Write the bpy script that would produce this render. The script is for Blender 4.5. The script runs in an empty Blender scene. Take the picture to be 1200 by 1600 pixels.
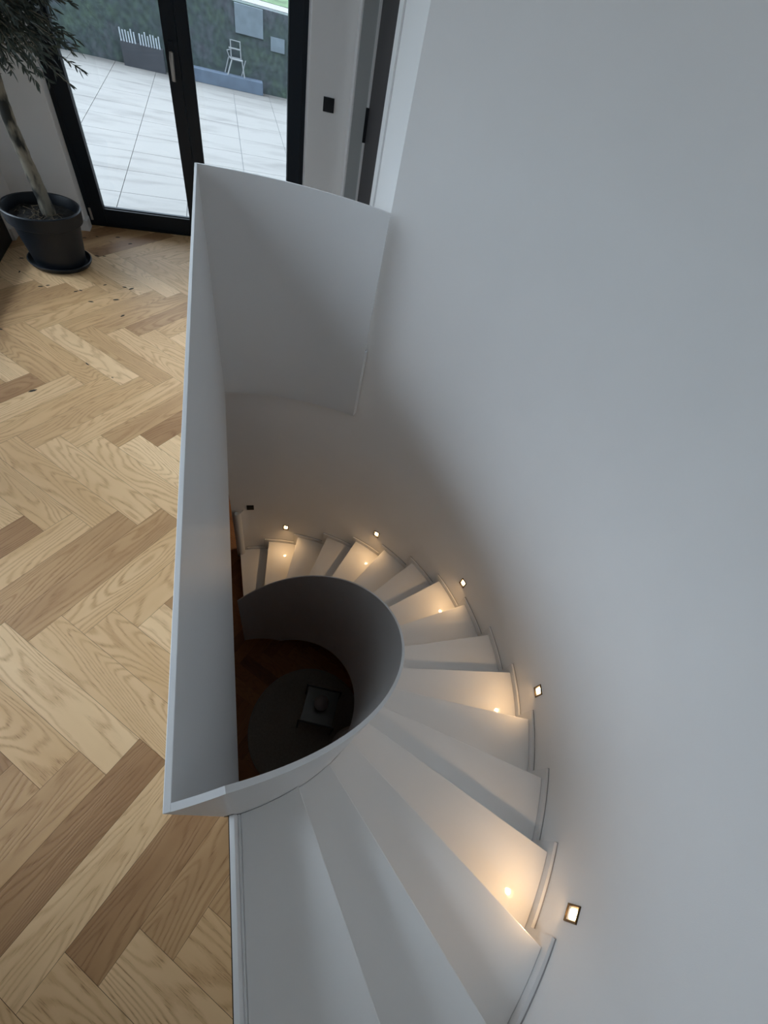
import bpy, bmesh, math, random
from mathutils import Matrix, Vector
random.seed(7)
C = bpy.context.scene.collection
SC = bpy.context.scene

# ------------------------------------------------------------------ camera, world, light, exposure
cam_d = bpy.data.cameras.new('camera')
cam = bpy.data.objects.new('camera', cam_d)
C.objects.link(cam)
RT = Vector((0.95162796, -0.2313308, 0.20221348))
DN = Vector((-0.07229727, -0.80824485, -0.58439145))
FW = Vector((0.29862574, 0.54150376, -0.78587298))
m = Matrix.Identity(4)
for i in range(3):
    m[i][0] = RT[i]; m[i][1] = -DN[i]; m[i][2] = -FW[i]
m[2][3] = 1.7774
cam.matrix_world = m
cam_d.sensor_fit = 'HORIZONTAL'; cam_d.sensor_width = 36
cam_d.lens = 36 * 645.146 / 1200
cam_d.clip_start = 0.02; cam_d.clip_end = 200
SC.camera = cam

SC.view_settings.view_transform = 'Standard'
SC.view_settings.look = 'None'
SC.view_settings.gamma = 1
SC.view_settings.exposure = 0.95
SC.view_settings.use_curve_mapping = False
SC.cycles.use_denoising = True
SC.cycles.max_bounces = 12
SC.cycles.diffuse_bounces = 8
SC.cycles.transparent_max_bounces = 12
SC.cycles.sample_clamp_indirect = 6

SKY = 1.55
SUN_DIR = (-.70, .38, .92); SUN_POW = 18; SUN_GAIN = 15.0
LAMP_W = 1.8; FILL_W = 0.25
w = bpy.data.worlds.new('overcast_sky'); SC.world = w
w.use_nodes = True
nt = w.node_tree; nt.nodes.clear()
wo = nt.nodes.new('ShaderNodeOutputWorld'); bg = nt.nodes.new('ShaderNodeBackground')
tc = nt.nodes.new('ShaderNodeTexCoord'); sp = nt.nodes.new('ShaderNodeSeparateXYZ'); cr = nt.nodes.new('ShaderNodeValToRGB')
nt.links.new(tc.outputs['Generated'], sp.inputs[0]); nt.links.new(sp.outputs['Z'], cr.inputs[0])
cr.color_ramp.elements[0].position = 0.0; cr.color_ramp.elements[0].color = (0.34, 0.40, 0.46, 1)
em = cr.color_ramp.elements.new(.3); em.color = (.80, .90, 1.02, 1)
cr.color_ramp.elements[1].position = 1.0; cr.color_ramp.elements[1].color = (0.92, 1.03, 1.19, 1)
# the overcast sky is brightest around the hidden sun in the west north west
dp = nt.nodes.new('ShaderNodeVectorMath'); dp.operation = 'DOT_PRODUCT'; dp.inputs[1].default_value = Vector(SUN_DIR).normalized()
nt.links.new(tc.outputs['Generated'], dp.inputs[0])
m1 = nt.nodes.new('ShaderNodeMath'); m1.operation = 'MAXIMUM'; nt.links.new(dp.outputs['Value'], m1.inputs[0]); m1.inputs[1].default_value = 0
m2 = nt.nodes.new('ShaderNodeMath'); m2.operation = 'POWER'; nt.links.new(m1.outputs[0], m2.inputs[0]); m2.inputs[1].default_value = SUN_POW
m3 = nt.nodes.new('ShaderNodeMath'); m3.operation = 'MULTIPLY_ADD'; nt.links.new(m2.outputs[0], m3.inputs[0]); m3.inputs[1].default_value = SUN_GAIN; m3.inputs[2].default_value = SKY
nt.links.new(cr.outputs[0], bg.inputs[0]); nt.links.new(m3.outputs[0], bg.inputs[1])
nt.links.new(bg.outputs[0], wo.inputs[0])

def portal(name, loc, rot, sx, sy):
    l = bpy.data.lights.new(name, 'AREA'); l.shape = 'RECTANGLE'; l.size = sx; l.size_y = sy
    l.cycles.is_portal = True
    o = bpy.data.objects.new(name, l); C.objects.link(o); o.location = loc; o.rotation_euler = rot
    return o

# ------------------------------------------------------------------ helpers
CX, CY = -0.1765, 0.9559
H = 0.1904
R_IN, R_PL, R_OUT, R_W = 0.896, 0.908, 2.058, 2.080
TH0, DTH = -74.575, 10.359
LOW = -18 * H
SLAB = -0.604
RAIL = 0.92
CEIL = 3.30
XW, XE, YN, YD = -1.547, 0.908, 4.203, 4.32
BX = -0.172          # outer face of the long balustrade

def mesh_obj(name, bm, mat, parent=None, smooth=False, bevel=0, seg=2):
    bmesh.ops.recalc_face_normals(bm, faces=bm.faces)
    me = bpy.data.meshes.new(name); bm.to_mesh(me); bm.free()
    if mat: me.materials.append(mat)
    o = bpy.data.objects.new(name, me); C.objects.link(o)
    if parent: o.parent = parent
    if smooth:
        for p in me.polygons: p.use_smooth = True
        me.set_sharp_from_angle(angle=math.radians(32))
    if bevel:
        b = o.modifiers.new('bevel', 'BEVEL'); b.width = bevel; b.segments = seg; b.limit_method = 'ANGLE'; b.angle_limit = math.radians(40)
    return o

def tag(o, label=None, cat=None, group=None, kind=None):
    if label: o['label'] = label
    if cat: o['category'] = cat
    if group: o['group'] = group
    if kind: o['kind'] = kind
    return o

def empty(name, loc, label=None, cat=None, group=None, kind=None, rz=0):
    o = bpy.data.objects.new(name, None); C.objects.link(o); o.location = loc; o.rotation_euler = (0, 0, rz)
    o.empty_display_size = 0.1
    bpy.context.view_layer.update()
    return tag(o, label, cat, group, kind)

def box(bm, x0, x1, y0, y1, z0, z1):
    v = [bm.verts.new((x, y, z)) for z in (z0, z1) for x, y in ((x0, y0), (x1, y0), (x1, y1), (x0, y1))]
    for f in ((0, 3, 2, 1), (4, 5, 6, 7), (0, 1, 5, 4), (1, 2, 6, 5), (2, 3, 7, 6), (3, 0, 4, 7)):
        bm.faces.new([v[i] for i in f])
    return bm

def boxo(name, b, mat, parent=None, bevel=0):
    return mesh_obj(name, box(bmesh.new(), *b), mat, parent, bevel=bevel)

def prism(bm, pts, z0, z1):
    a = [bm.verts.new((p[0], p[1], z0)) for p in pts]; b = [bm.verts.new((p[0], p[1], z1)) for p in pts]
    n = len(pts)
    bm.faces.new(a[::-1]); bm.faces.new(b)
    for i in range(n): bm.faces.new((a[i], a[(i + 1) % n], b[(i + 1) % n], b[i]))
    return bm

def pol(r, th):
    a = math.radians(th); return (CX + r * math.cos(a), CY + r * math.sin(a))

def arc_plate(bm, r0, r1, ths, zb, zt):
    """closed curved plate between radii r0 and r1; zb/zt functions of the angle"""
    rows = []
    for t in ths:
        p, q = pol(r0, t), pol(r1, t)
        rows.append([bm.verts.new((*p, zb(t))), bm.verts.new((*p, zt(t))), bm.verts.new((*q, zt(t))), bm.verts.new((*q, zb(t)))])
    for a, b in zip(rows, rows[1:]):
        for i in range(4): bm.faces.new((a[i], a[(i + 1) % 4], b[(i + 1) % 4], b[i]))
    bm.faces.new(rows[0]); bm.faces.new(rows[-1][::-1])
    return bm

def frange(a, b, step):
    n = max(1, int(math.ceil(abs(b - a) / step))); return [a + (b - a) * i / n for i in range(n + 1)]

def lathe(bm, prof, cx=0, cy=0, n=64, close=True):
    rings = [[bm.verts.new((cx + r * math.cos(2 * math.pi * k / n), cy + r * math.sin(2 * math.pi * k / n), z)) for k in range(n)] for r, z in prof]
    for a, b in zip(rings, rings[1:]):
        for k in range(n): bm.faces.new((a[k], a[(k + 1) % n], b[(k + 1) % n], b[k]))
    if close: bm.faces.new(rings[0][::-1]); bm.faces.new(rings[-1])
    return bm

def tube(bm, pts, rad, n=8):
    pts = [Vector(p) for p in pts]; rings = []
    if not hasattr(rad, '__len__'): rad = [rad] * len(pts)
    for i, p in enumerate(pts):
        d = (pts[min(i + 1, len(pts) - 1)] - pts[max(i - 1, 0)]).normalized()
        a = d.orthogonal().normalized() if i == 0 else (prev - d * prev.dot(d)).normalized()
        prev = a; b = d.cross(a)
        rings.append([bm.verts.new(p + (a * math.cos(2 * math.pi * k / n) + b * math.sin(2 * math.pi * k / n)) * rad[i]) for k in range(n)])
    for a, b in zip(rings, rings[1:]):
        for k in range(n): bm.faces.new((a[k], a[(k + 1) % n], b[(k + 1) % n], b[k]))
    bm.faces.new(rings[0][::-1]); bm.faces.new(rings[-1])
    return bm

# ------------------------------------------------------------------ materials
def mat(name, col, rough=0.5, metal=0, coat=0, coat_r=0.05, spec=0.5, bump=0, bump_scale=200, var=0, var_scale=3, emit=None, es=0):
    mt = bpy.data.materials.new(name); mt.use_nodes = True
    nt = mt.node_tree; p = nt.nodes['Principled BSDF']
    p.inputs['Roughness'].default_value = rough; p.inputs['Metallic'].default_value = metal
    p.inputs['Coat Weight'].default_value = coat; p.inputs['Coat Roughness'].default_value = coat_r
    p.inputs['Specular IOR Level'].default_value = spec
    tcn = nt.nodes.new('ShaderNodeTexCoord')
    n = nt.nodes.new('ShaderNodeTexNoise'); n.inputs['Scale'].default_value = var_scale; n.inputs['Detail'].default_value = 5
    nt.links.new(tcn.outputs['Object'], n.inputs['Vector'])
    r = nt.nodes.new('ShaderNodeValToRGB'); r.color_ramp.elements[0].position = .3; r.color_ramp.elements[1].position = .7
    r.color_ramp.elements[0].color = (*[c * (1 - var) for c in col], 1); r.color_ramp.elements[1].color = (*[min(1, c * (1 + var)) for c in col], 1)
    nt.links.new(n.outputs['Fac'], r.inputs[0]); nt.links.new(r.outputs[0], p.inputs['Base Color'])
    if bump:
        n2 = nt.nodes.new('ShaderNodeTexNoise'); n2.inputs['Scale'].default_value = bump_scale; n2.inputs['Detail'].default_value = 4
        nt.links.new(tcn.outputs['Object'], n2.inputs['Vector'])
        b = nt.nodes.new('ShaderNodeBump'); b.inputs['Strength'].default_value = bump; b.inputs['Distance'].default_value = 0.002
        nt.links.new(n2.outputs['Fac'], b.inputs['Height']); nt.links.new(b.outputs[0], p.inputs['Normal'])
    if emit:
        p.inputs['Emission Color'].default_value = (*emit, 1); p.inputs['Emission Strength'].default_value = es
    return mt

M_wall = mat('white_wall_paint', (.85, .845, .84), .7, spec=.2, bump=.12, bump_scale=260, var=.01)
M_ceil = mat('pale_ceiling_paint', (.62, .62, .62), .8, spec=.2)
M_plate = mat('white_satin_steel', (.74, .745, .75), .36, spec=.4, var=.01, bump=.03, bump_scale=60)
M_tread = mat('white_lacquer_tread', (.86, .855, .845), .42, coat=.5, coat_r=.035, var=.01, bump=.04, bump_scale=90)
M_skirt = mat('white_lacquer_trim', (.78, .78, .78), .4)
M_frame = mat('anthracite_aluminium', (.006, .011, .018), .38, spec=.3, var=.08, bump=.03, bump_scale=400)
M_gasket = mat('black_rubber_gasket', (.006, .007, .008), .6)
M_handle = mat('brushed_nickel', (.50, .46, .42), .38, metal=.7)
M_black = mat('matt_black_plastic', (.006, .007, .010), .45)
M_doorleaf = mat('dark_grey_door_paint', (.055, .052, .055), .5, var=.04)
M_pot = mat('charcoal_plastic_pot', (.010, .014, .020), .42, spec=.35, var=.08, bump=.05, bump_scale=300)
M_soil = mat('dark_potting_soil', (.022, .020, .018), .95, var=.5, var_scale=40, bump=.9, bump_scale=70)
M_root = mat('pale_dry_roots', (.22, .17, .11), .8, var=.2)
M_leaf = mat('olive_leaf', (.06, .08, .065), .5, var=.45, var_scale=6)
M_dryleaf = mat('dry_olive_leaf', (.05, .04, .025), .7, var=.3)
M_bronze = mat('dark_bronze_frame', (.10, .065, .03), .35, metal=.8)
M_lens = mat('lit_warm_lens', (1, .8, .5), .4, emit=(1.0, .66, .30), es=14)
M_shadow_gap = mat('shadow_gap_grey', (.34, .33, .33), .8)
M_wall_low = mat('unseen_dark_taupe_wall', (.10, .085, .07), .8)  # unseen lower walls, darkened to cut bounce light into the stairwell
M_rug = mat('grey_woven_rug', (.30, .28, .25), .95, var=.12, var_scale=60, bump=.6, bump_scale=300)
M_rugedge = mat('rug_binding', (.30, .29, .26), .9)
M_tglass = mat('smoked_glass_top', (.14, .16, .16), .12, spec=.6)
M_globe = mat('pale_stone_globe', (.30, .28, .29), .5, var=.1)
M_pouf = mat('pale_boucle_fabric', (.62, .60, .57), .9, bump=.5, bump_scale=150)
M_grass = mat('short_grass', (.075, .13, .06), .9, var=.4, var_scale=9, bump=.9, bump_scale=60)
M_gravel = mat('pale_gravel', (.22, .215, .21), .9, var=.4, var_scale=45, bump=.9, bump_scale=80)
M_blue = mat('blue_grey_stone', (.10, .135, .185), .8, var=.15, var_scale=6)
M_pale = mat('pale_grey_rectangle', (.15, .19, .22), .7, var=.15, var_scale=8)
M_pale_slat = mat('pale_slat_grey', (.36, .41, .45), .6, var=.2, var_scale=12)
M_chair = mat('pale_grey_tubing', (.27, .29, .30), .5)

def olive_bark():
    mt = mat('olive_bark', (.16, .145, .115), .9, var=.45, var_scale=14, bump=.9, bump_scale=50)
    nt = mt.node_tree; p = nt.nodes['Principled BSDF']
    v = nt.nodes.new('ShaderNodeTexNoise'); v.inputs['Scale'].default_value = 9; v.inputs['Detail'].default_value = 3
    tcn = nt.nodes.new('ShaderNodeTexCoord'); mp = nt.nodes.new('ShaderNodeMapping'); mp.inputs['Scale'].default_value = (1.6, 1.6, .7)
    nt.links.new(tcn.outputs['Object'], mp.inputs[0]); nt.links.new(mp.outputs[0], v.inputs['Vector'])
    r = nt.nodes.new('ShaderNodeValToRGB'); r.color_ramp.elements[0].position = .40; r.color_ramp.elements[1].position = .54
    r.color_ramp.elements[0].color = (.02, .022, .02, 1); r.color_ramp.elements[1].color = (.25, .225, .175, 1)
    nt.links.new(v.outputs['Fac'], r.inputs[0]); nt.links.new(r.outputs[0], p.inputs['Base Color'])
    return mt
M_bark = olive_bark()

def oak(name='oiled_oak_parquet', tint=(1, 1, 1)):
    mt = bpy.data.materials.new(name); mt.use_nodes = True
    nt = mt.node_tree; N = nt.nodes; L = nt.links; p = N['Principled BSDF']
    uv = N.new('ShaderNodeUVMap'); uv.uv_map = 'UVMap'
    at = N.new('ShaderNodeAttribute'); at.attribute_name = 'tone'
    def mapping(sx, sy):
        mp = N.new('ShaderNodeMapping'); mp.inputs['Scale'].default_value = (sx, sy, 1); L.new(uv.outputs[0], mp.inputs[0]); return mp
    def math_(op, a, b=None):
        x = N.new('ShaderNodeMath'); x.operation = op
        for i, q in enumerate((a, b)):
            if q is None: continue
            if isinstance(q, (int, float)): x.inputs[i].default_value = q
            else: L.new(q, x.inputs[i])
        return x.outputs[0]
    def noise(mp, scale, det=2, rough=.5, dist=0):
        n = N.new('ShaderNodeTexNoise'); n.inputs['Scale'].default_value = scale; n.inputs['Detail'].default_value = det
        n.inputs['Roughness'].default_value = rough; n.inputs['Distortion'].default_value = dist
        L.new(mp.outputs[0], n.inputs['Vector']); return n.outputs['Fac']
    big = noise(mapping(1.1, 6.5), 1.0, 1.5, .4, .3)
    wob = noise(mapping(9, 40), 1.0, 3, .6)
    ph = math_('ADD', math_('MULTIPLY', big, 150.0), math_('MULTIPLY', wob, 5.0))
    ring = math_('POWER', math_('ADD', math_('MULTIPLY', math_('SINE', ph), .5), .5), 3.0)       # growth rings
    pore = noise(mapping(14, 420), 1.0, 2, .6)
    pore = math_('MULTIPLY', math_('GREATER_THAN', pore, .60), ring)
    cloud = noise(mapping(2.2, 9), 1.0, 3, .5)
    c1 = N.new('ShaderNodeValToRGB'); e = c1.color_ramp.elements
    e[0].position = 0; e[0].color = (.37*tint[0], .195*tint[1], .085*tint[2], 1); e[1].position = 1; e[1].color = (.90*tint[0], .63*tint[1], .36*tint[2], 1)
    e2 = c1.color_ramp.elements.new(.5); e2.color = (.70*tint[0], .44*tint[1], .215*tint[2], 1)
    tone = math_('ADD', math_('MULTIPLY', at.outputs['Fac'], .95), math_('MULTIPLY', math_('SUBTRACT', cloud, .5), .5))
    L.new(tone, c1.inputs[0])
    mx = N.new('ShaderNodeMix'); mx.data_type = 'RGBA'; mx.blend_type = 'MULTIPLY'
    L.new(math_('MULTIPLY', ring, math_('ADD', .0, math_('MULTIPLY', cloud, .85))), mx.inputs[0]); L.new(c1.outputs[0], mx.inputs[6]); mx.inputs[7].default_value = (.64, .53, .43, 1)
    mx2 = N.new('ShaderNodeMix'); mx2.data_type = 'RGBA'; mx2.blend_type = 'MULTIPLY'
    L.new(math_('MULTIPLY', pore, .7), mx2.inputs[0]); L.new(mx.outputs[2], mx2.inputs[6]); mx2.inputs[7].default_value = (.50, .40, .32, 1)
    # knots: a few dark spots
    vo = N.new('ShaderNodeTexVoronoi'); vo.inputs['Scale'].default_value = 1.0; L.new(mapping(2.0, 3.4).outputs[0], vo.inputs['Vector'])
    kn = math_('LESS_THAN', math_('ADD', vo.outputs['Distance'], math_('MULTIPLY', wob, .03)), .037)
    mx3 = N.new('ShaderNodeMix'); mx3.data_type = 'RGBA'
    L.new(math_('MULTIPLY', kn, .75), mx3.inputs[0]); L.new(mx2.outputs[2], mx3.inputs[6]); mx3.inputs[7].default_value = (.06, .035, .02, 1)
    L.new(mx3.outputs[2], p.inputs['Base Color'])
    p.inputs['Roughness'].default_value = .48; p.inputs['Specular IOR Level'].default_value = .4
    b = N.new('ShaderNodeBump'); b.inputs['Strength'].default_value = .25; b.inputs['Distance'].default_value = .0015
    L.new(math_('SUBTRACT', 1.0, ring), b.inputs['Height']); L.new(b.outputs[0], p.inputs['Normal'])
    return mt
M_oak = oak()
M_oak_low = oak('dark_brown_oak_parquet', (.42, .22, .10))  # lower floor: same oak grain tinted darker and browner
M_under = mat('dark_oak_joint', (.07, .045, .025), .9)

def glass_mat():
    mt = bpy.data.materials.new('clear_window_glass'); mt.use_nodes = True
    nt = mt.node_tree; nt.nodes.clear()
    o = nt.nodes.new('ShaderNodeOutputMaterial'); mx = nt.nodes.new('ShaderNodeMixShader')
    t = nt.nodes.new('ShaderNodeBsdfTransparent'); g = nt.nodes.new('ShaderNodeBsdfGlossy'); f = nt.nodes.new('ShaderNodeFresnel')
    t.inputs[0].default_value = (.95, .97, .97, 1); g.inputs['Roughness'].default_value = .0; f.inputs[0].default_value = 1.35
    nt.links.new(f.outputs[0], mx.inputs[0]); nt.links.new(t.outputs[0], mx.inputs[1]); nt.links.new(g.outputs[0], mx.inputs[2]); nt.links.new(mx.outputs[0], o.inputs[0])
    return mt
M_glass = glass_mat()

def tile_mat():
    mt = bpy.data.materials.new('pale_terrace_tiles'); mt.use_nodes = True
    nt = mt.node_tree; N = nt.nodes; L = nt.links; p = N['Principled BSDF']
    tcn = N.new('ShaderNodeTexCoord')
    n = N.new('ShaderNodeTexNoise'); n.inputs['Scale'].default_value = 1.0; n.inputs['Detail'].default_value = 6; n.inputs['Distortion'].default_value = .5
    mp = N.new('ShaderNodeMapping'); mp.inputs['Scale'].default_value = (1.4, 5.5, 1); mp.inputs['Rotation'].default_value = (0, 0, .12)
    L.new(tcn.outputs['Object'], mp.inputs[0]); L.new(mp.outputs[0], n.inputs['Vector'])
    r = N.new('ShaderNodeValToRGB'); e = r.color_ramp.elements
    e[0].position = .28; e[0].color = (.122, .117, .109, 1); e[1].position = .5; e[1].color = (.176, .171, .160, 1)
    L.new(n.outputs['Fac'], r.inputs[0]); L.new(r.outputs[0], p.inputs['Base Color'])
    p.inputs['Roughness'].default_value = .7
    return mt
M_tile = tile_mat()
M_joint = mat('grey_tile_joint', (.16, .17, .18), .9)

def moss_mat():
    mt = bpy.data.materials.new('mossy_dark_concrete'); mt.use_nodes = True
    nt = mt.node_tree; N = nt.nodes; L = nt.links; p = N['Principled BSDF']
    tcn = N.new('ShaderNodeTexCoord')
    n = N.new('ShaderNodeTexNoise'); n.inputs['Scale'].default_value = 3.2; n.inputs['Detail'].default_value = 9; n.inputs['Roughness'].default_value = .7
    n2 = N.new('ShaderNodeTexNoise'); n2.inputs['Scale'].default_value = 14; n2.inputs['Detail'].default_value = 6
    L.new(tcn.outputs['Object'], n.inputs['Vector']); L.new(tcn.outputs['Object'], n2.inputs['Vector'])
    r = N.new('ShaderNodeValToRGB'); e = r.color_ramp.elements
    e[0].position = .36; e[0].color = (.085, .095, .112, 1); e[1].position = .66; e[1].color = (.075, .115, .085, 1)
    x = e.new(.48); x.color = (.055, .078, .080, 1)
    L.new(n.outputs['Fac'], r.inputs[0])
    mx = N.new('ShaderNodeMix'); mx.data_type = 'RGBA'; mx.blend_type = 'MULTIPLY'; mx.inputs[0].default_value = .8
    r2 = N.new('ShaderNodeValToRGB'); r2.color_ramp.elements[0].position = .3; r2.color_ramp.elements[0].color = (.35, .36, .38, 1); r2.color_ramp.elements[1].position = .65; r2.color_ramp.elements[1].color = (1, 1, 1, 1)
    L.new(n2.outputs['Fac'], r2.inputs[0]); L.new(r.outputs[0], mx.inputs[6]); L.new(r2.outputs[0], mx.inputs[7])
    L.new(mx.outputs[2], p.inputs['Base Color']); p.inputs['Roughness'].default_value = .85
    return mt
M_moss = moss_mat()

# ------------------------------------------------------------------ parquet
def clip(poly, n, d):
    out = []
    for i in range(len(poly)):
        a, b = poly[i], poly[(i + 1) % len(poly)]
        da = a[0] * n[0] + a[1] * n[1] - d; db = b[0] * n[0] + b[1] * n[1] - d
        if da <= 0: out.append(a)
        if (da < 0 < db) or (db < 0 < da):
            t = da / (da - db); out.append((a[0] + (b[0] - a[0]) * t, a[1] + (b[1] - a[1]) * t))
    return out

def parquet(name, regions, z, origin, rot, parent=None, mt=None):
    """herringbone of separate boards (one mesh); regions are lists of half planes"""
    Wd, Ln, G = .1294, .711, .0005
    bm = bmesh.new(); uvl = bm.loops.layers.uv.new('UVMap'); tl = bm.loops.layers.float_color.new('tone')
    rng = random.Random(11); a0 = rot - math.pi / 4
    e1 = (math.cos(a0), math.sin(a0)); e2 = (-e1[1], e1[0])
    for col in range(-9, 10):
        for k in range(-60, 60):
            for kind in (0, 1):
                ou, ov = k * Wd + col * Ln, k * Wd - col * Ln
                if kind == 0: u0, v0, u1, v1 = ou, ov, ou + Ln, ov + Wd
                else: u0, v0, u1, v1 = ou + Ln, ov + Wd - Ln, ou + Ln + Wd, ov + Wd
                cu = (u0 + u1) / 2; cv = (v0 + v1) / 2
                ctr = (origin[0] + cu * e1[0] + cv * e2[0], origin[1] + cu * e1[1] + cv * e2[1])
                if not (-6 < ctr[0] < 3 and -5 < ctr[1] < 7): continue
                tone = min(1, max(.08, rng.gauss(.68 if kind == 0 else .46, .22))); off = (rng.uniform(0, 50), rng.uniform(0, 50)); fl = rng.random() < .5  # boards of one direction toned lighter: their directional sheen put into the colour
                base = [(u0 + G, v0 + G), (u1 - G, v0 + G), (u1 - G, v1 - G), (u0 + G, v1 - G)]
                W = [(origin[0] + u * e1[0] + v * e2[0], origin[1] + u * e1[1] + v * e2[1]) for u, v in base]
                for reg in regions:
                    P = W
                    for n, d in reg:
                        P = clip(P, n, d)
                        if len(P) < 3: break
                    if len(P) < 3: continue
                    f = bm.faces.new([bm.verts.new((p[0], p[1], z)) for p in P])
                    if f.normal.z < 0: f.normal_flip()
                    for lp in f.loops:
                        x, y = lp.vert.co.x - origin[0], lp.vert.co.y - origin[1]
                        u = x * e1[0] + y * e1[1]; v = x * e2[0] + y * e2[1]
                        if kind: u, v = v, u
                        if fl: u = -u
                        lp[uvl].uv = (u + off[0], v + off[1]); lp[tl] = (tone, tone, tone, 1)
    me = bpy.data.meshes.new(name); bm.to_mesh(me); bm.free(); me.materials.append(mt or M_oak)
    o = bpy.data.objects.new(name, me); C.objects.link(o)
    if parent: o.parent = parent
    return o

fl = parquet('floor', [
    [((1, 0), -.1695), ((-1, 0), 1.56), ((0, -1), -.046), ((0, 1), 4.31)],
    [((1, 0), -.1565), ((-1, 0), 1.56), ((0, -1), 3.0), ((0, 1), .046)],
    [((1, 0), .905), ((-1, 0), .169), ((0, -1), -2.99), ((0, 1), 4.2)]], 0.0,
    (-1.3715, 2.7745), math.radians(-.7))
tag(fl, kind='structure')
bm = bmesh.new()
box(bm, -4.7, -.1735, -3.1, 4.5, SLAB, -.003)
arc = [pol(2.024, t) for t in frange(58.5, 89.9, 2)]
prism(bm, [(XE, 4.5), (XE, 2.72)] + arc + [(-.1733, 4.5)], SLAB, -.003)
box(bm, -.1735, .9, -3.1, -1.135, SLAB, -.003)
mesh_obj('floor_slab', bm, M_under, fl)
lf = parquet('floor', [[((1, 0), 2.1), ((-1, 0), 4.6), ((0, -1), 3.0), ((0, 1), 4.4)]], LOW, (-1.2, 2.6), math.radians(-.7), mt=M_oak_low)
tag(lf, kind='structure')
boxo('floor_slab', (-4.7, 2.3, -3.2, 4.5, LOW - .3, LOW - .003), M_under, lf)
bm = box(bmesh.new(), -4.7, -.1735, -3.1, 4.5, SLAB - .012, SLAB - .001)
prism(bm, [(XE, 4.5), (XE, 2.72)] + arc + [(-.1733, 4.5)], SLAB - .012, SLAB - .001)
tag(mesh_obj('ceiling', bm, M_ceil), kind='structure')
tag(boxo('ceiling', (-1.9, 2.4, -3.2, 4.55, CEIL, CEIL + .25), M_ceil), kind='structure')

# ------------------------------------------------------------------ walls
bm = bmesh.new()
ths = frange(-90, 58.96, 1.5)
arc_plate(bm, R_W, R_W + .14, ths, lambda t: LOW, lambda t: CEIL)
arc_plate(bm, R_W, R_W + .14, frange(58.96, 92.2, 1.5), lambda t: LOW, lambda t: SLAB - .012)
tag(mesh_obj('wall_round', bm, M_wall, smooth=True), kind='structure')

# east wall (with the dark door), facing the room at x = XE
bm = bmesh.new()
box(bm, XE, XE + .145, 2.738, 3.22, -.003, CEIL)
box(bm, XE, XE + .145, 4.125, 4.5, -.003, CEIL)
box(bm, XE, XE + .145, 3.22, 4.125, 2.12, CEIL)
tag(mesh_obj('wall_east', bm, M_wall), kind='structure')
# north wall with the terrace door
bm = bmesh.new()
box(bm, XW - .35, -1.112, YN, YN + .33, -.003, CEIL)
box(bm, .590, XE, YN, YN + .33, -.003, CEIL)
box(bm, -1.112, .590, YN, YN + .33, 2.42, CEIL)
tag(mesh_obj('wall_north', bm, M_wall, bevel=.004), kind='structure')
# west wall with the long window
WY0, WY1, WZ = 0.12, 3.90, 3.12
bm = bmesh.new()
box(bm, XW - .35, XW, WY1, YN, -.003, CEIL)
box(bm, XW - .35, XW, -3.1, WY0, -.003, CEIL)
box(bm, XW - .35, XW, WY0, WY1, WZ, CEIL)
tag(mesh_obj('wall_west', bm, M_wall), kind='structure')
bm = bmesh.new()
box(bm, XW - .35, .3, -3.1, -2.95, -.003, CEIL)
tag(mesh_obj('wall_south', bm, M_wall), kind='structure')
tag(boxo('wall_passage', (-.1735, -.05, -2.95, -1.124, -.003, CEIL), M_wall), kind='structure')
# lower storey
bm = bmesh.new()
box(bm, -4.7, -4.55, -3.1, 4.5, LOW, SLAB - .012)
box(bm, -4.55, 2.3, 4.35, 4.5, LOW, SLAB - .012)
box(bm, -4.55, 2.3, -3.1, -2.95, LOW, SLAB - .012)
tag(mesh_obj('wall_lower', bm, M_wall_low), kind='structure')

# skirting boards
bm = bmesh.new()
box(bm, XW, -1.098, YN - .015, YN, 0, .075)
box(bm, -1.112, -1.098, YN, YD - .035, 0, .075)
box(bm, XW, XW + .015, WY1 + .005, YN - .015, 0, .075)
tag(mesh_obj('baseboard_north', bm, M_skirt, bevel=.002), kind='structure')
tag(boxo('baseboard_east', (.590, XE, YN - .015, YN, 0, .075), M_skirt, bevel=.002), kind='structure')

# ------------------------------------------------------------------ terrace door (two leaves)
d1 = empty('door_1', (-.26, YD, 0), kind='structure')
def part(name, b, mt, par, bevel=0):
    ox, oy, oz = par.matrix_world.translation if par.parent is None else par.parent.matrix_world.translation
    o = mesh_obj(name, box(bmesh.new(), b[0] - ox, b[1] - ox, b[2] - oy, b[3] - oy, b[4] - oz, b[5] - oz), mt, par, bevel=bevel)
    return o
def frame_bm(par, x0, x1, z0, z1, wl, wr, wb, wt, y0, y1):
    ox, oy, oz = par.matrix_world.translation
    bm = bmesh.new(); f = lambda *b: box(bm, b[0] - ox, b[1] - ox, b[2] - oy, b[3] - oy, b[4] - oz, b[5] - oz)
    f(x0, x0 + wl, y0, y1, z0, z1); f(x1 - wr, x1, y0, y1, z0, z1)
    f(x0 + wl, x1 - wr, y0, y1, z0, z0 + wb); f(x0 + wl, x1 - wr, y0, y1, z1 - wt, z1)
    return bm
mesh_obj('frame', frame_bm(d1, -1.112, .590, 0, 2.42, .034, .034, .03, .05, YD, YD + .09), M_frame, d1, bevel=.002)
gl0, gl1 = -.985, -.345
gr0, gr1 = -.178, .459
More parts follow.
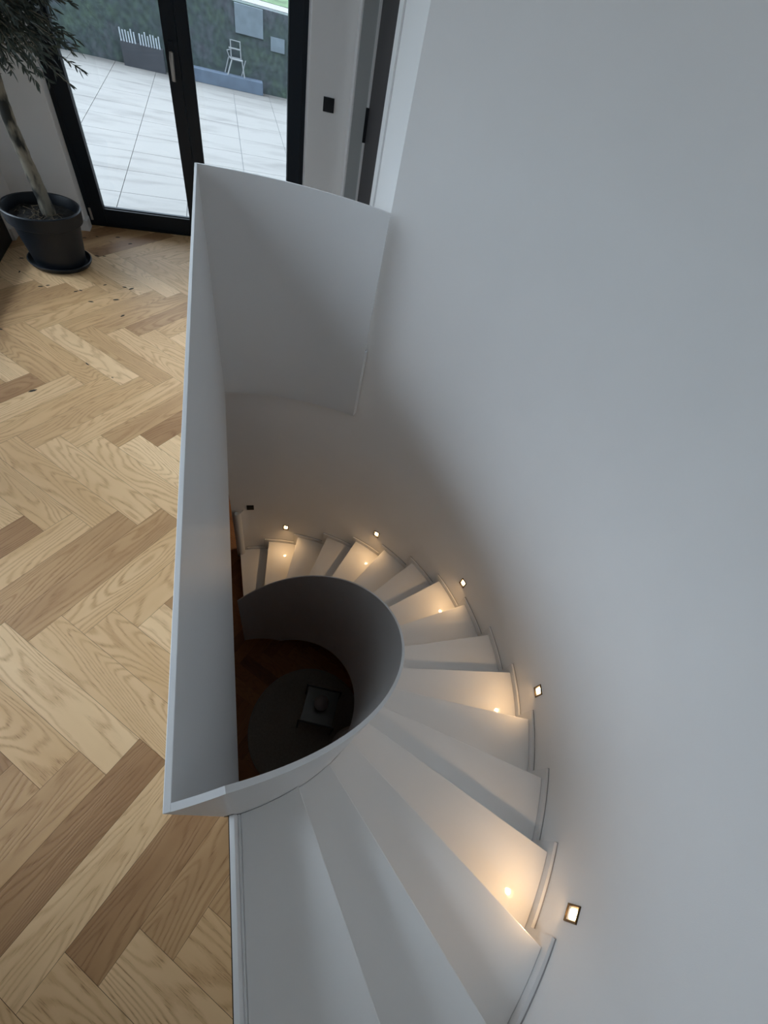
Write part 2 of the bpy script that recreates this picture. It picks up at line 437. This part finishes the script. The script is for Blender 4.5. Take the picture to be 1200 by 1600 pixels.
for (x0, x1, wl, wr, ga, gb) in ((-1.08, -.2615, 1.08 - .985, .345 - .2615, gl0, gl1), (-.2595, .558, .2595 - .178, .558 - .459, gr0, gr1)):
    lf_ = mesh_obj('leaf', frame_bm(d1, x0, x1, .028, 2.38, wl, wr, .10, .10, YD - .012, YD + .06), M_frame, d1, bevel=.003)
    o = mesh_obj('gasket', frame_bm(d1, ga - .006, gb + .006, .122, 2.286, .006, .006, .006, .006, YD + .004, YD + .03), M_gasket, lf_)
    o = mesh_obj('pane', box(bmesh.new(), ga - .26 + .52 - d1.location.x - .26, gb - d1.location.x, 0.018, .024, .128, 2.28) if False else box(bmesh.new(), ga - d1.location.x, gb - d1.location.x, .018, .024, .128, 2.28), M_glass, lf_)
    if x0 < -1:
        # sill bar catching the daylight at the bottom of the pane
        ox = d1.location.x
        mesh_obj('handle_plate', box(bmesh.new(), -.322 - ox, -.288 - ox, -.020, -.011, 1.02, 1.17), M_frame, lf_, bevel=.004)
        bm = bmesh.new()
        tube(bm, [(-.305 - ox, -.012, 1.115), (-.305 - ox, -.055, 1.115)], .009, 10)
        tube(bm, [(-.305 - ox, -.055, 1.124), (-.308 - ox, -.060, 1.09), (-.311 - ox, -.060, .985)], [.013, .015, .012], 12)
        tag(mesh_obj('handle', bm, M_handle, lf_, smooth=True), label='brushed nickel lever handle')
        bm = bmesh.new(); tube(bm, [(-1.084 - ox, -.018, .045), (-1.084 - ox, -.018, .125)], .009, 10)
        tag(mesh_obj('hinge', bm, M_handle, lf_, smooth=True), label='small light metal hinge')

# ------------------------------------------------------------------ long west window
w1 = empty('window_1', (XW - .10, (WY0 + WY1) / 2, 0), kind='structure')
ox, oy = w1.location.x, w1.location.y
bm = bmesh.new(); X0, X1 = -.05, .095
f = lambda y0, y1, z0, z1, a=X0, b=X1: box(bm, a, b, y0 - oy, y1 - oy, z0, z1)
f(WY0, WY1, 0, .15); f(WY0, WY1, WZ - .1, WZ)
for yy in (WY0 + .05, WY0 + 1.58, WY1 - .05): f(yy - .05, yy + .05, .15, WZ - .1)
mesh_obj('window_frame', bm, M_frame, w1, bevel=.003)
for a, b in ((WY0 + .1, WY0 + 1.53), (WY0 + 1.63, WY1 - .1)):
    mesh_obj('pane', box(bmesh.new(), 0, .006, a - oy, b - oy, .15, WZ - .1), M_glass, w1)

# ------------------------------------------------------------------ dark interior door in the east wall
d2 = empty('door_2', (XE, 3.67, 0), kind='structure')
ox, oy = d2.location.x, d2.location.y
bm = bmesh.new()
box(bm, -.012, .0, 4.11 - oy, 4.19 - oy, 0, 2.2); box(bm, -.012, .0, 3.155 - oy, 3.235 - oy, 0, 2.2); box(bm, -.012, .0, 3.235 - oy, 4.11 - oy, 2.105, 2.2)
mesh_obj('casing', bm, M_skirt, d2, bevel=.002)
bm = bmesh.new()
box(bm, 0, .15, 4.105 - oy, 4.125 - oy, 0, 2.12); box(bm, 0, .15, 3.22 - oy, 3.24 - oy, 0, 2.12); box(bm, 0, .15, 3.24 - oy, 4.105 - oy, 2.1, 2.12)
tag(mesh_obj('jamb', bm, mat('mid_grey_jamb', (.42, .44, .44), .6), d2), label='grey door jamb')  # jamb in an even mid grey, darker than the casing
mesh_obj('leaf', box(bmesh.new(), .118, .158, 3.242 - oy, 4.103 - oy, .005, 2.098), M_doorleaf, d2)
bm = box(bmesh.new(), .100, .117, 4.098 - oy, 4.106 - oy, 0, 2.1)
mesh_obj('rebate_strip', bm, M_skirt, d2)
tag(mesh_obj('strike_plate', box(bmesh.new(), .094, .1185, 4.092 - oy, 4.0985 - oy, .90, 1.10), M_black, d2), label='black metal strike plate')

# ------------------------------------------------------------------ switches
def switch(loc, rz, label, hz=.081):
    s = empty('light_switch', loc, label, 'switch', rz=rz)
    mesh_obj('switch_plate', box(bmesh.new(), -.040, .040, -.009, 0, -hz / 2, hz / 2), M_black, s, bevel=.002)
    mesh_obj('switch_rocker', box(bmesh.new(), -.028, .028, -.013, -.0092, -.028, .028), M_black, s, bevel=.002)
    return s
switch((.743, YN, 1.051), 0, 'square black light switch on the white wall right of the terrace door')
p = pol(R_W, 86.3)
switch((p[0], p[1], -2.317), math.radians(86.3 - 90), 'small black switch low on the round wall at the foot of the stairs')

# ------------------------------------------------------------------ steel balustrade
bal = empty('stair_balustrade', (-.166, 1.5, SLAB), 'white sheet steel balustrade enclosing the stairwell and spiralling down its inner side', 'balustrade')
def badj(bm):
    bmesh.ops.translate(bm, verts=bm.verts, vec=(.166, -1.5, -SLAB)); return bm
bm = box(bmesh.new(), BX, -.160, .0479, 2.974, SLAB, RAIL)
mesh_obj('long_panel', badj(bm), M_plate, bal, bevel=.0012)
bm = arc_plate(bmesh.new(), 2.010, 2.022, frange(58.55, 89.75, 1.0), lambda t: SLAB, lambda t: RAIL)
mesh_obj('end_panel', badj(bm), M_plate, bal, smooth=True)
TB = -83.8
bm = prism(bmesh.new(), [pol(2.0102, 58.54), pol(2.0218, 58.9), (XE - .0005, 2.737), (XE - .0005, 2.716)], SLAB, .001)
mesh_obj('end_cover', badj(bm), M_plate, bal)
def rim(t): return RAIL if t < TB else RAIL - .0181 * (t - TB)
def low(t): return max(LOW + .001, SLAB if t < -83 else min(SLAB, -2.19 - .0188 * t))
bm = arc_plate(bmesh.new(), R_IN, R_PL, frange(-88.97, TB, .9) + frange(TB, 93.2, .9)[1:], low, rim)
mesh_obj('helical_panel', badj(bm), M_plate, bal, smooth=True)

# ------------------------------------------------------------------ stairs
st = empty('curved_staircase', (CX, CY, LOW), 'white lacquered curved staircase winding down along the round wall', 'staircase')
def sadj(bm):
    bmesh.ops.translate(bm, verts=bm.verts, vec=(-CX, -CY, -LOW)); return bm
def shift(i):
    return 1.4 if i < 4 else (.9 if i == 4 else .25)      # the inner ends of the first nosings sit a little forward
for i in range(17):
    z = -(i + 1) * H
    a0 = TH0 + (i - 1) * DTH - .9 if i else None
    a1 = TH0 + i * DTH; ai = a1 + shift(i)
    if i:
        inner = [pol(R_PL + .001, t) for t in frange(a0, ai, 1)]; outer = [pol(R_OUT + .002, t) for t in frange(a1, a0, .7)]
    else:
        inner = [(-.130, pol(R_PL + .001, -87)[1])] + [pol(R_PL + .001, t) for t in frange(-86.8, ai, 1)]
        outer = [pol(R_OUT + .002, t) for t in frange(a1, -88.5, .7)] + [(-.130, CY - R_OUT - .001)]
    bm = prism(bmesh.new(), inner + outer, z - .035, z)
    # riser below the front edge, set back a little
    b0, b1 = a1 - .9, a1 - .35
    riser = [pol(R_PL + .001, b0 - .5 + shift(i)), pol(R_PL + .001, b1 - .5 + shift(i)), pol(R_OUT, b1), pol(R_OUT, b0)]
    prism(bm, riser, z - H + .001, z - .0351)
    mesh_obj('step', sadj(bm), M_tread, st, bevel=.003)
# skirting following the steps
bm = bmesh.new(); bj = bmesh.new()
OV = .14 * DTH
for i in range(17):
    z = -(i + 1) * H
    s = (TH0 + (i - 1) * DTH + OV) if i else -89.0
    e = TH0 + i * DTH + OV if i < 16 else 88.6
    zl = max(z - H * 1.15, LOW + .001)
    arc_plate(bm, R_OUT + .003, R_W - .0055, frange(s, e, 1.2), lambda t: zl, lambda t: z + .046)
    arc_plate(bj, R_W - .0054, R_W - .0005, frange(s + .0, e + .09, 1.2), lambda t: zl, lambda t: z + .047)  # grey strip colours in the shadow gap between skirting and wall
mesh_obj('skirting', sadj(bm), M_skirt, st, smooth=True)
tag(mesh_obj('skirting_shadow_gap', sadj(bj), M_shadow_gap, st), label='thin grey strip drawn as the shadow gap along the top of the skirting')
# white edge strip between the oak floor and the first step down
bm = box(bmesh.new(), -.1535, -.1375, CY - R_W + .01, .0470, SLAB, .003)
mesh_obj('edge_strip', sadj(bm), M_skirt, st, bevel=.0015)
bm = box(bmesh.new(), -.1370, -.1305, CY - R_W + .01, CY - R_PL - .002, -H - .03, -H + .05)
mesh_obj('rear_skirting', sadj(bm), M_skirt, st, bevel=.001)
tag(boxo('trim_1', (-.1733, -.1537, CY - R_W + .01, .0470, -.5, -.003), M_under), kind='structure')

# ------------------------------------------------------------------ unseen round fill light, added to lift the treads and landing
cl = empty('stairwell_fill_light', (.75, .75, CEIL), 'added round white fill light, unseen above the stairwell', 'fill light')
mesh_obj('fill_housing', lathe(bmesh.new(), [(.20, 0), (.20, -.05), (.192, -.05), (.192, -.004)], n=64, close=False), M_skirt, cl, smooth=True)
mesh_obj('fill_diffuser', lathe(bmesh.new(), [(.19, -.040), (.19, -.044)], n=64), mat('lit_fill_diffuser', (1, 1, 1), .5, emit=(1, .96, .9), es=.6), cl)
l = bpy.data.lights.new('fill_bulb', 'AREA'); l.shape = 'DISK'; l.size = .36; l.energy = FILL_W; l.color = (1.0, .96, .90)
o = bpy.data.objects.new('fill_bulb', l); C.objects.link(o); o.parent = cl; o.location = (0, 0, -.055)

# ------------------------------------------------------------------ recessed stair lights
def deg_lamp(i, label):
    th = TH0 + (3 * i + 2.43) * DTH
    z = [-.463, -1.005, -1.575, -2.140, -2.705][i]
    p = pol(R_W, th)
    t = empty('stair_light', (p[0], p[1], z), label, 'wall light', 'recessed lights along the round wall', rz=math.radians(th + 90))
    # local frame: +y points into the stairwell after this rotation, x runs along the wall
    bm = bmesh.new(); wd, ht, fr = .034, .047, .008
    for b in ((-wd, -wd + fr, -ht, ht), (wd - fr, wd, -ht, ht), (-wd + fr, wd - fr, -ht, -ht + fr), (-wd + fr, wd - fr, ht - fr, ht)):
        box(bm, b[0], b[1], -.002, .006, b[2], b[3])
    box(bm, -wd + fr, wd - fr, -.002, -.0005, -ht + fr, ht - fr)
    mesh_obj('light_frame', bm, M_bronze, t, bevel=.0015)
    bm = box(bmesh.new(), -.017, .017, 0.0, .005, -.018, .030)
    mesh_obj('light_lens', bm, M_lens, t, bevel=.004)
    l = bpy.data.lights.new('stair_bulb', 'SPOT'); l.energy = LAMP_W; l.color = (1.0, .62, .30); l.shadow_soft_size = .014
    l.spot_size = math.radians(150); l.spot_blend = 1.0
    o = bpy.data.objects.new('stair_bulb', l); C.objects.link(o); o.parent = t
    o.location = (0, .022, 0); o.rotation_euler = (math.radians(50), 0, 0)
    return t
for i, s in enumerate(['lit bronze stair light nearest the camera, uppermost in the round wall', 'lit bronze stair light second down from the top of the flight',
                       'lit bronze stair light in the middle of the five along the wall', 'lit stair light fourth down, second from the bottom of the flight', 'lowest lit stair light, right of the small black switch']):
    deg_lamp(i, s)

# ------------------------------------------------------------------ white post at the foot of the stairs
pp = pol(2.032, 90.55)
po = empty('newel_post', (pp[0], pp[1], -17 * H + .001), 'white round post standing on the bottom step against the curved wall', 'post')
mesh_obj('post_shaft', lathe(bmesh.new(), [(.043, 0), (.043, .83), (.040, .855), (.028, .872), (.004, .876)], n=32), M_skirt, po, smooth=True)
mesh_obj('wall_bracket', tube(bmesh.new(), [(.02, .012, .84), (.055, .020, .875), (.075, .034, .880)], .011, 10), M_skirt, po, smooth=True)

# ------------------------------------------------------------------ lower room: rug, table, globe, pouf
rug = empty('round_rug', (.38, .76, LOW), 'round grey woven rug on the dark oak floor at the bottom of the stairwell', 'rug')
mesh_obj('rug_pile', lathe(bmesh.new(), [(.612, 0.001), (.612, .010), (.606, .013)], n=96), M_rug, rug, smooth=True)
bm = bmesh.new()
lathe(bm, [(.6125, .001), (.624, .001), (.624, .013), (.6125, .014), (.6125, .001)], n=96, close=False)
mesh_obj('rug_border', bm, M_rugedge, rug, smooth=True)
TZ = .40
tbl = empty('side_table', (.517, .865, LOW + .0145), 'small square glass side table with black side rails on the round rug', 'table', rz=math.radians(-23.5))
mesh_obj('tabletop', box(bmesh.new(), -.170, .170, -.170, .170, TZ - .012, TZ), M_tglass, tbl, bevel=.002)
for s in (-1, 1):
    mesh_obj('rail', box(bmesh.new(), -.195, .195, s * .178 - .006, s * .178 + .006, TZ - .03, TZ + .006), M_black, tbl, bevel=.002)
    for q in (-1, 1):
        mesh_obj('leg', box(bmesh.new(), q * .187 - .008, q * .187 + .008, s * .178 - .006, s * .178 + .006, 0, TZ - .0305), M_black, tbl)
gb = bmesh.new(); bmesh.ops.create_uvsphere(gb, u_segments=40, v_segments=24, radius=.075)
bmesh.ops.translate(gb, verts=gb.verts, vec=(0, 0, .115))
gl = empty('globe_lamp', (.520, .872, LOW + .0145 + TZ + .001), 'pale round globe lamp on a dark ring base on the glass table', 'lamp')
mesh_obj('globe', gb, M_globe, gl, smooth=True)
mesh_obj('lamp_base', lathe(bmesh.new(), [(.062, 0), (.062, .012), (.040, .020), (.034, .046)], n=40), M_black, gl, smooth=True)
pf = bmesh.new()
prof = [(.20 * math.cos(a) + .03 if a < 1.57 else .0, .0) for a in ()]
lathe(pf, [(.17, 0), (.205, .04), (.215, .16), (.205, .28), (.17, .335), (.10, .352), (.005, .355)], n=48)
pfo = mesh_obj('pouf', pf, M_pouf, smooth=True); pfo.location = (.795, .425, LOW + .0155)
tag(pfo, 'pale rounded pouf standing half on the rug, mostly hidden behind the stair edge', 'pouf')

# ------------------------------------------------------------------ olive tree in its pot
ot = empty('potted_olive_tree', (-1.205, 3.648, 0), 'olive tree in a charcoal plastic pot with saucer by the terrace door', 'potted tree')
sa = bmesh.new()
lathe(sa, [(.150, .001), (.180, .004), (.193, .022), (.197, .034), (.190, .036), (.182, .024), (.165, .012), (.01, .011)], n=72)
mesh_obj('saucer', sa, M_pot, ot, smooth=True)
pb = bmesh.new()
lathe(pb, [(.145, .013), (.157, .02), (.196, .268), (.212, .270), (.218, .276), (.226, .340), (.228, .350), (.222, .355), (.212, .353), (.207, .345), (.200, .285), (.01, .280)], n=72)
mesh_obj('pot', pb, M_pot, ot, smooth=True)
so = bmesh.new(); rg = random.Random(5)
rings = []
for j in range(13):
    r = .203 * j / 12
    rings.append([so.verts.new((r * math.cos(k * math.pi / 24), r * math.sin(k * math.pi / 24), .292 + rg.uniform(-.008, .009))) for k in range(48)])
for a, b in zip(rings, rings[1:]):
    for k in range(48): so.faces.new((a[k], a[(k + 1) % 48], b[(k + 1) % 48], b[k]))
mesh_obj('soil', so, M_soil, ot, smooth=True)
rb = bmesh.new()
for k in range(46):
    a = rg.uniform(0, 6.28); r = rg.uniform(.03, .17); x, y = r * math.cos(a), r * math.sin(a); b = rg.uniform(0, 6.28); l = rg.uniform(.03, .08)
    tube(rb, [(x, y, .298), (x + l * .5 * math.cos(b), y + l * .5 * math.sin(b), .306 + rg.uniform(0, .008)), (x + l * math.cos(b + .6), y + l * math.sin(b + .6), .298)], .0014, 5)
mesh_obj('roots', rb, M_root, ot)
tr = bmesh.new()
TP = [(.025, .035, .27), (.020, .045, .38), (.008, .055, .50), (.000, .058, .62), (-.008, .058, .75), (.000, .055, .88), (.012, .052, 1.02), (.02, .05, 1.18), (.02, .05, 1.35)]
pts = []; rads = []
for i in range(len(TP) - 1):
    for k in range(5):
        t = k / 5; pts.append([TP[i][c] + (TP[i + 1][c] - TP[i][c]) * t for c in range(3)])
        rads.append((.042 - .017 * min(1, (i + t) / 7)) * (1 + rg.uniform(-.07, .07)))
tube(tr, pts, rads, 20)
mesh_obj('trunk', tr, M_bark, ot, smooth=True)
# crown: branches with long narrow leaves, the lowest twigs hanging to about 1 m
br = bmesh.new(); lv = bmesh.new(); rc = random.Random(21)
def leaf(bm, p, d, L, wd):
    d = d.normalized(); s = d.cross(Vector((rc.uniform(-1, 1), rc.uniform(-1, 1), rc.uniform(-1, 1)))).normalized(); n = d.cross(s)
    P = [p, p + d * L * .3 + s * wd + n * L * .02, p + d * L * .7 + s * wd * .8, p + d * L - n * L * .05, p + d * L * .7 - s * wd * .8, p + d * L * .3 - s * wd + n * L * .02]
    bm.faces.new([bm.verts.new(q) for q in P])
top = Vector((.02, .05, 1.3))
lim = lambda v: Vector((max(-.27, v.x), min(.46, v.y), v.z))
for k in range(300):
    a = rc.uniform(0, 6.283); el = rc.uniform(-.35, 1.2)
    d = Vector((math.cos(a) * math.cos(el), math.sin(a) * math.cos(el), math.sin(el)))
    start = Vector((.02, .05, rc.uniform(1.10, 1.42)))
    ln = rc.uniform(.22, .52) * (1.0 if el > .2 else .92)
    P = []
    for j in range(7):
        t = j / 6; q = start + d * ln * t + Vector((0, 0, .05 * t - .16 * t * t * (1 if el < .5 else .4))) + Vector((rc.uniform(-.012, .012), rc.uniform(-.012, .012), 0))
        P.append(lim(q))
    tube(br, P, [.006, .005, .004, .0032, .0026, .002, .0014], 5)
    for j in range(1, 7):
        for s in range(9):
            t = rc.random(); q = P[j - 1].lerp(P[j], t); dd = (P[j] - P[j - 1]).normalized() * .8 + Vector((rc.uniform(-1, 1), rc.uniform(-1, 1), rc.uniform(-1, .6))) * .75
            leaf(lv, lim(q), dd, rc.uniform(.03, .055), rc.uniform(.0038, .006))
mesh_obj('branches', br, M_bark, ot)
o = mesh_obj('foliage', lv, M_leaf, ot); o['kind'] = 'stuff'

# fallen leaves on the floor
FL = [(-1.119, 4.064), (-1.041, 4.108), (-0.897, 4.135), (-0.941, 4.042), (-0.8, 4.046), (-1.0, 3.789), (-0.954, 3.796), (-1.446, 3.65), (-1.42, 3.46), (-1.268, 3.288), (-1.23, 3.309), (-0.899, 3.375), (-0.775, 3.364), (-0.731, 3.349), (-1.034, 3.275), (-1.06, 3.258), (-0.955, 3.141), (-0.81, 3.188), (-0.751, 2.993), (-0.885, 2.456), (-1.105, 2.204), (-1.373, 2.766)]
lm_ = bmesh.new()
P = [(-.021, 0, .0015), (-.010, .0052, .003), (.006, .0055, .0035), (.019, .001, .002), (.006, -.0045, .0015), (-.010, -.0042, .0012)]
vt = [lm_.verts.new(p) for p in P]; vb = [lm_.verts.new((p[0], p[1], p[2] - .0008)) for p in P]
lm_.faces.new(vt); lm_.faces.new(vb[::-1])
for i in range(6): lm_.faces.new((vt[i], vb[i], vb[(i + 1) % 6], vt[(i + 1) % 6]))
leaf0 = mesh_obj('fallen_leaf', lm_, M_dryleaf)
ANG = [15, -20, 10, 160, 25, -5, 0, 10, 80, 15, 20, 30, -10, 40, -25, 30, -10, 10, 50, 130, 30, -10]
LEAF_LABELS = ['dry leaf nearest the white corner baseboard left of the terrace door',
    'dry leaf just right of the corner baseboard, below the door frame',
    'dry leaf closest to the sill at the middle of the left door leaf',
    'dry leaf right of the pot, halfway to the door sill',
    'dry leaf farthest right on the floor below the terrace door',
    'dry leaf touching the right edge of the pot saucer',
    'dry leaf a hand width right of the pot saucer',
    'dry leaf on a pale board left of the pot, the upper one',
    'dry leaf left of the saucer, the lower of two',
    'left leaf of the pair in front of the pot saucer',
    'right leaf of the pair in front of the pot saucer',
    'leftmost of three dry leaves in a row right of the saucer front',
    'middle of three dry leaves in a row right of the saucer front',
    'rightmost of three dry leaves in a row right of the saucer front',
    'right one of two small leaves close together below the saucer',
    'left one of two small leaves close together below the saucer',
    'long thin dry leaf below the pot on a tan board',
    'small dry leaf right of the long thin one below the pot',
    'curled dark dry leaf between pot and balustrade, nearest the camera of the cluster',
    'dry leaf lying alone on pale oak boards midway along the floor',
    'dark dry leaf alone on a brown oak board, farthest from the pot',
    'dry leaf at the left edge of the picture on the oak floor']
for i, (x, y) in enumerate(FL):
    o = leaf0 if i == 0 else leaf0.copy()
    if i: C.objects.link(o)
    s = random.uniform(.6, 1.1); o.scale = (s, s, 1)
    o.location = (x, y, .0002); o.rotation_euler = (0, 0, math.radians(ANG[i]))
    lab = LEAF_LABELS[i]
    tag(o, lab, 'leaf', 'dry olive leaves on the floor')

# ------------------------------------------------------------------ outdoors
ter = bmesh.new()
TX, TY, TS = -.984, 4.51, .578
def tiles(bm, x0, x1, y0, y1, z0, z1):
    i0 = int(math.floor((x0 - TX) / TS)); i1 = int(math.ceil((x1 - TX) / TS)); j0 = int(math.floor((y0 - 5.152) / .573)); j1 = int(math.ceil((y1 - 5.152) / .573))
    for i in range(i0, i1):
        for j in range(j0, j1):
            a, b = max(x0, TX + i * TS + .003), min(x1, TX + (i + 1) * TS - .003)
            c, d = max(y0, 5.152 + j * .573 + .003), min(y1, 5.152 + (j + 1) * .573 - .003)
            if b > a and d > c: box(bm, a, b, c, d, z0, z1)
tiles(ter, -9, 5, 4.54, 10.21, -.05, -.03)
tiles(ter, -9, XW - .36, -4, 4.54, -.05, -.03)
te = mesh_obj('terrace', ter, M_tile); tag(te, kind='structure')
mesh_obj('terrace_bed', box(box(bmesh.new(), -9, 5, 4.54, 10.21, -.25, -.037), -9, XW - .36, -4, 4.54, -.25, -.037), M_joint, te)
rw = boxo('retaining_wall', (-9.2, 5.2, 10.22, 10.48, -.25, .925), M_moss)
tag(rw, 'dark mossy concrete retaining wall at the far edge of the terrace', 'wall', kind='structure')
g = boxo('gravel_strip', (-9.2, 5.2, 10.485, 11.15, .6, .93), M_gravel); tag(g, 'strip of pale gravel on top of the retaining wall', 'gravel', kind='stuff')
bm = bmesh.new(); v = [bm.verts.new(q) for q in ((-9.2, 11.15, .935), (5.2, 11.15, .935), (5.2, 30, 3.2), (-9.2, 30, 3.2), (-9.2, 11.15, .6), (5.2, 11.15, .6), (5.2, 30, .6), (-9.2, 30, .6))]
for q in ((0, 1, 2, 3), (4, 7, 6, 5), (0, 4, 5, 1), (1, 5, 6, 2), (2, 6, 7, 3), (3, 7, 4, 0)): bm.faces.new([v[i] for i in q])
g = mesh_obj('lawn', bm, M_grass); tag(g, 'sloping green lawn beyond the gravel strip', 'grass', kind='stuff')
s = boxo('stone_step', (-.48, .655, 10.03, 10.215, -.03, .125), M_blue, bevel=.004); tag(s, 'low blue grey stone step against the foot of the mossy wall', 'step')
s = boxo('pale_rectangle', (.265, .685, 10.195, 10.218, .605, .915), M_pale, bevel=.002); tag(s, 'pale grey rectangle high on the mossy retaining wall', 'panel')  # flat box guessed from a blurry pale shape in the terrace glass
s = boxo('pale_rectangle', (.80, 1.02, 10.195, 10.218, .50, .66), M_pale, bevel=.002); tag(s, 'small pale grey rectangle lower on the mossy wall by the door frame', 'panel')  # second, smaller guessed box of the same pale grey
# chair shape of thin tubes, guessed from a blurry pale outline
ch = empty('chair_shape', (.235, 10.10, .134), 'guessed chair shape of thin pale tubes on the stone step against the mossy wall', 'chair')
for x0, y0, x1, y1, zt in ((-.13, -.06, -.05, -.05, .19), (.13, -.06, .10, -.05, .19)):
    mesh_obj('leg', tube(bmesh.new(), [(x0, y0, 0), (x1, y1, zt)], .010, 8), M_chair, ch, smooth=True)
for x0 in (-.15, .11):
    mesh_obj('leg', tube(bmesh.new(), [(x0 - .02, .06, 0), (x0 + .05, .05, .19)], .008, 8), M_chair, ch, smooth=True)
mesh_obj('seat', tube(tube(bmesh.new(), [(-.06, -.055, .19), (.11, -.055, .19), (.10, .06, .19), (-.09, .06, .19), (-.06, -.055, .19)], .010, 8), [(-.09, .06, .19), (-.12, .06, .26), (-.06, .05, .28)], .008, 8), M_chair, ch, smooth=True)
mesh_obj('backrest', tube(tube(bmesh.new(), [(-.06, .05, .19), (-.06, .05, .385), (.085, .05, .385), (.09, .05, .19)], .010, 8), [(-.09, .05, .295), (.09, .05, .295)], .010, 8), M_chair, ch, smooth=True)
# pale slats on a dark box, guessed from a blurry pale shape
sl = empty('slat_row', (-1.12, 10.12, -.03), 'guessed row of upright pale slats on a dark box against the terrace wall', 'crate')
mesh_obj('slat_box', box(bmesh.new(), -.30, .28, -.06, .095, 0, .26), mat('dark_slate_box', (.05, .055, .065), .8, var=.2), sl)
for k in range(15):
    hgt = rc.uniform(.11, .15); x = -.28 + k * .0375
    if k in (6,): continue
    mesh_obj('slat', box(bmesh.new(), x - .009, x + .009, -.055, -.040, .262, .262 + hgt), M_pale_slat, sl)

portal('terrace_door_portal', (-.26, YD + .12, 1.2), (math.radians(-90), 0, 0), 1.66, 2.3)
portal('west_window_portal', (XW - .2, (WY0 + WY1) / 2, 1.6), (0, math.radians(-90), 0), 2.9, WY1 - WY0)
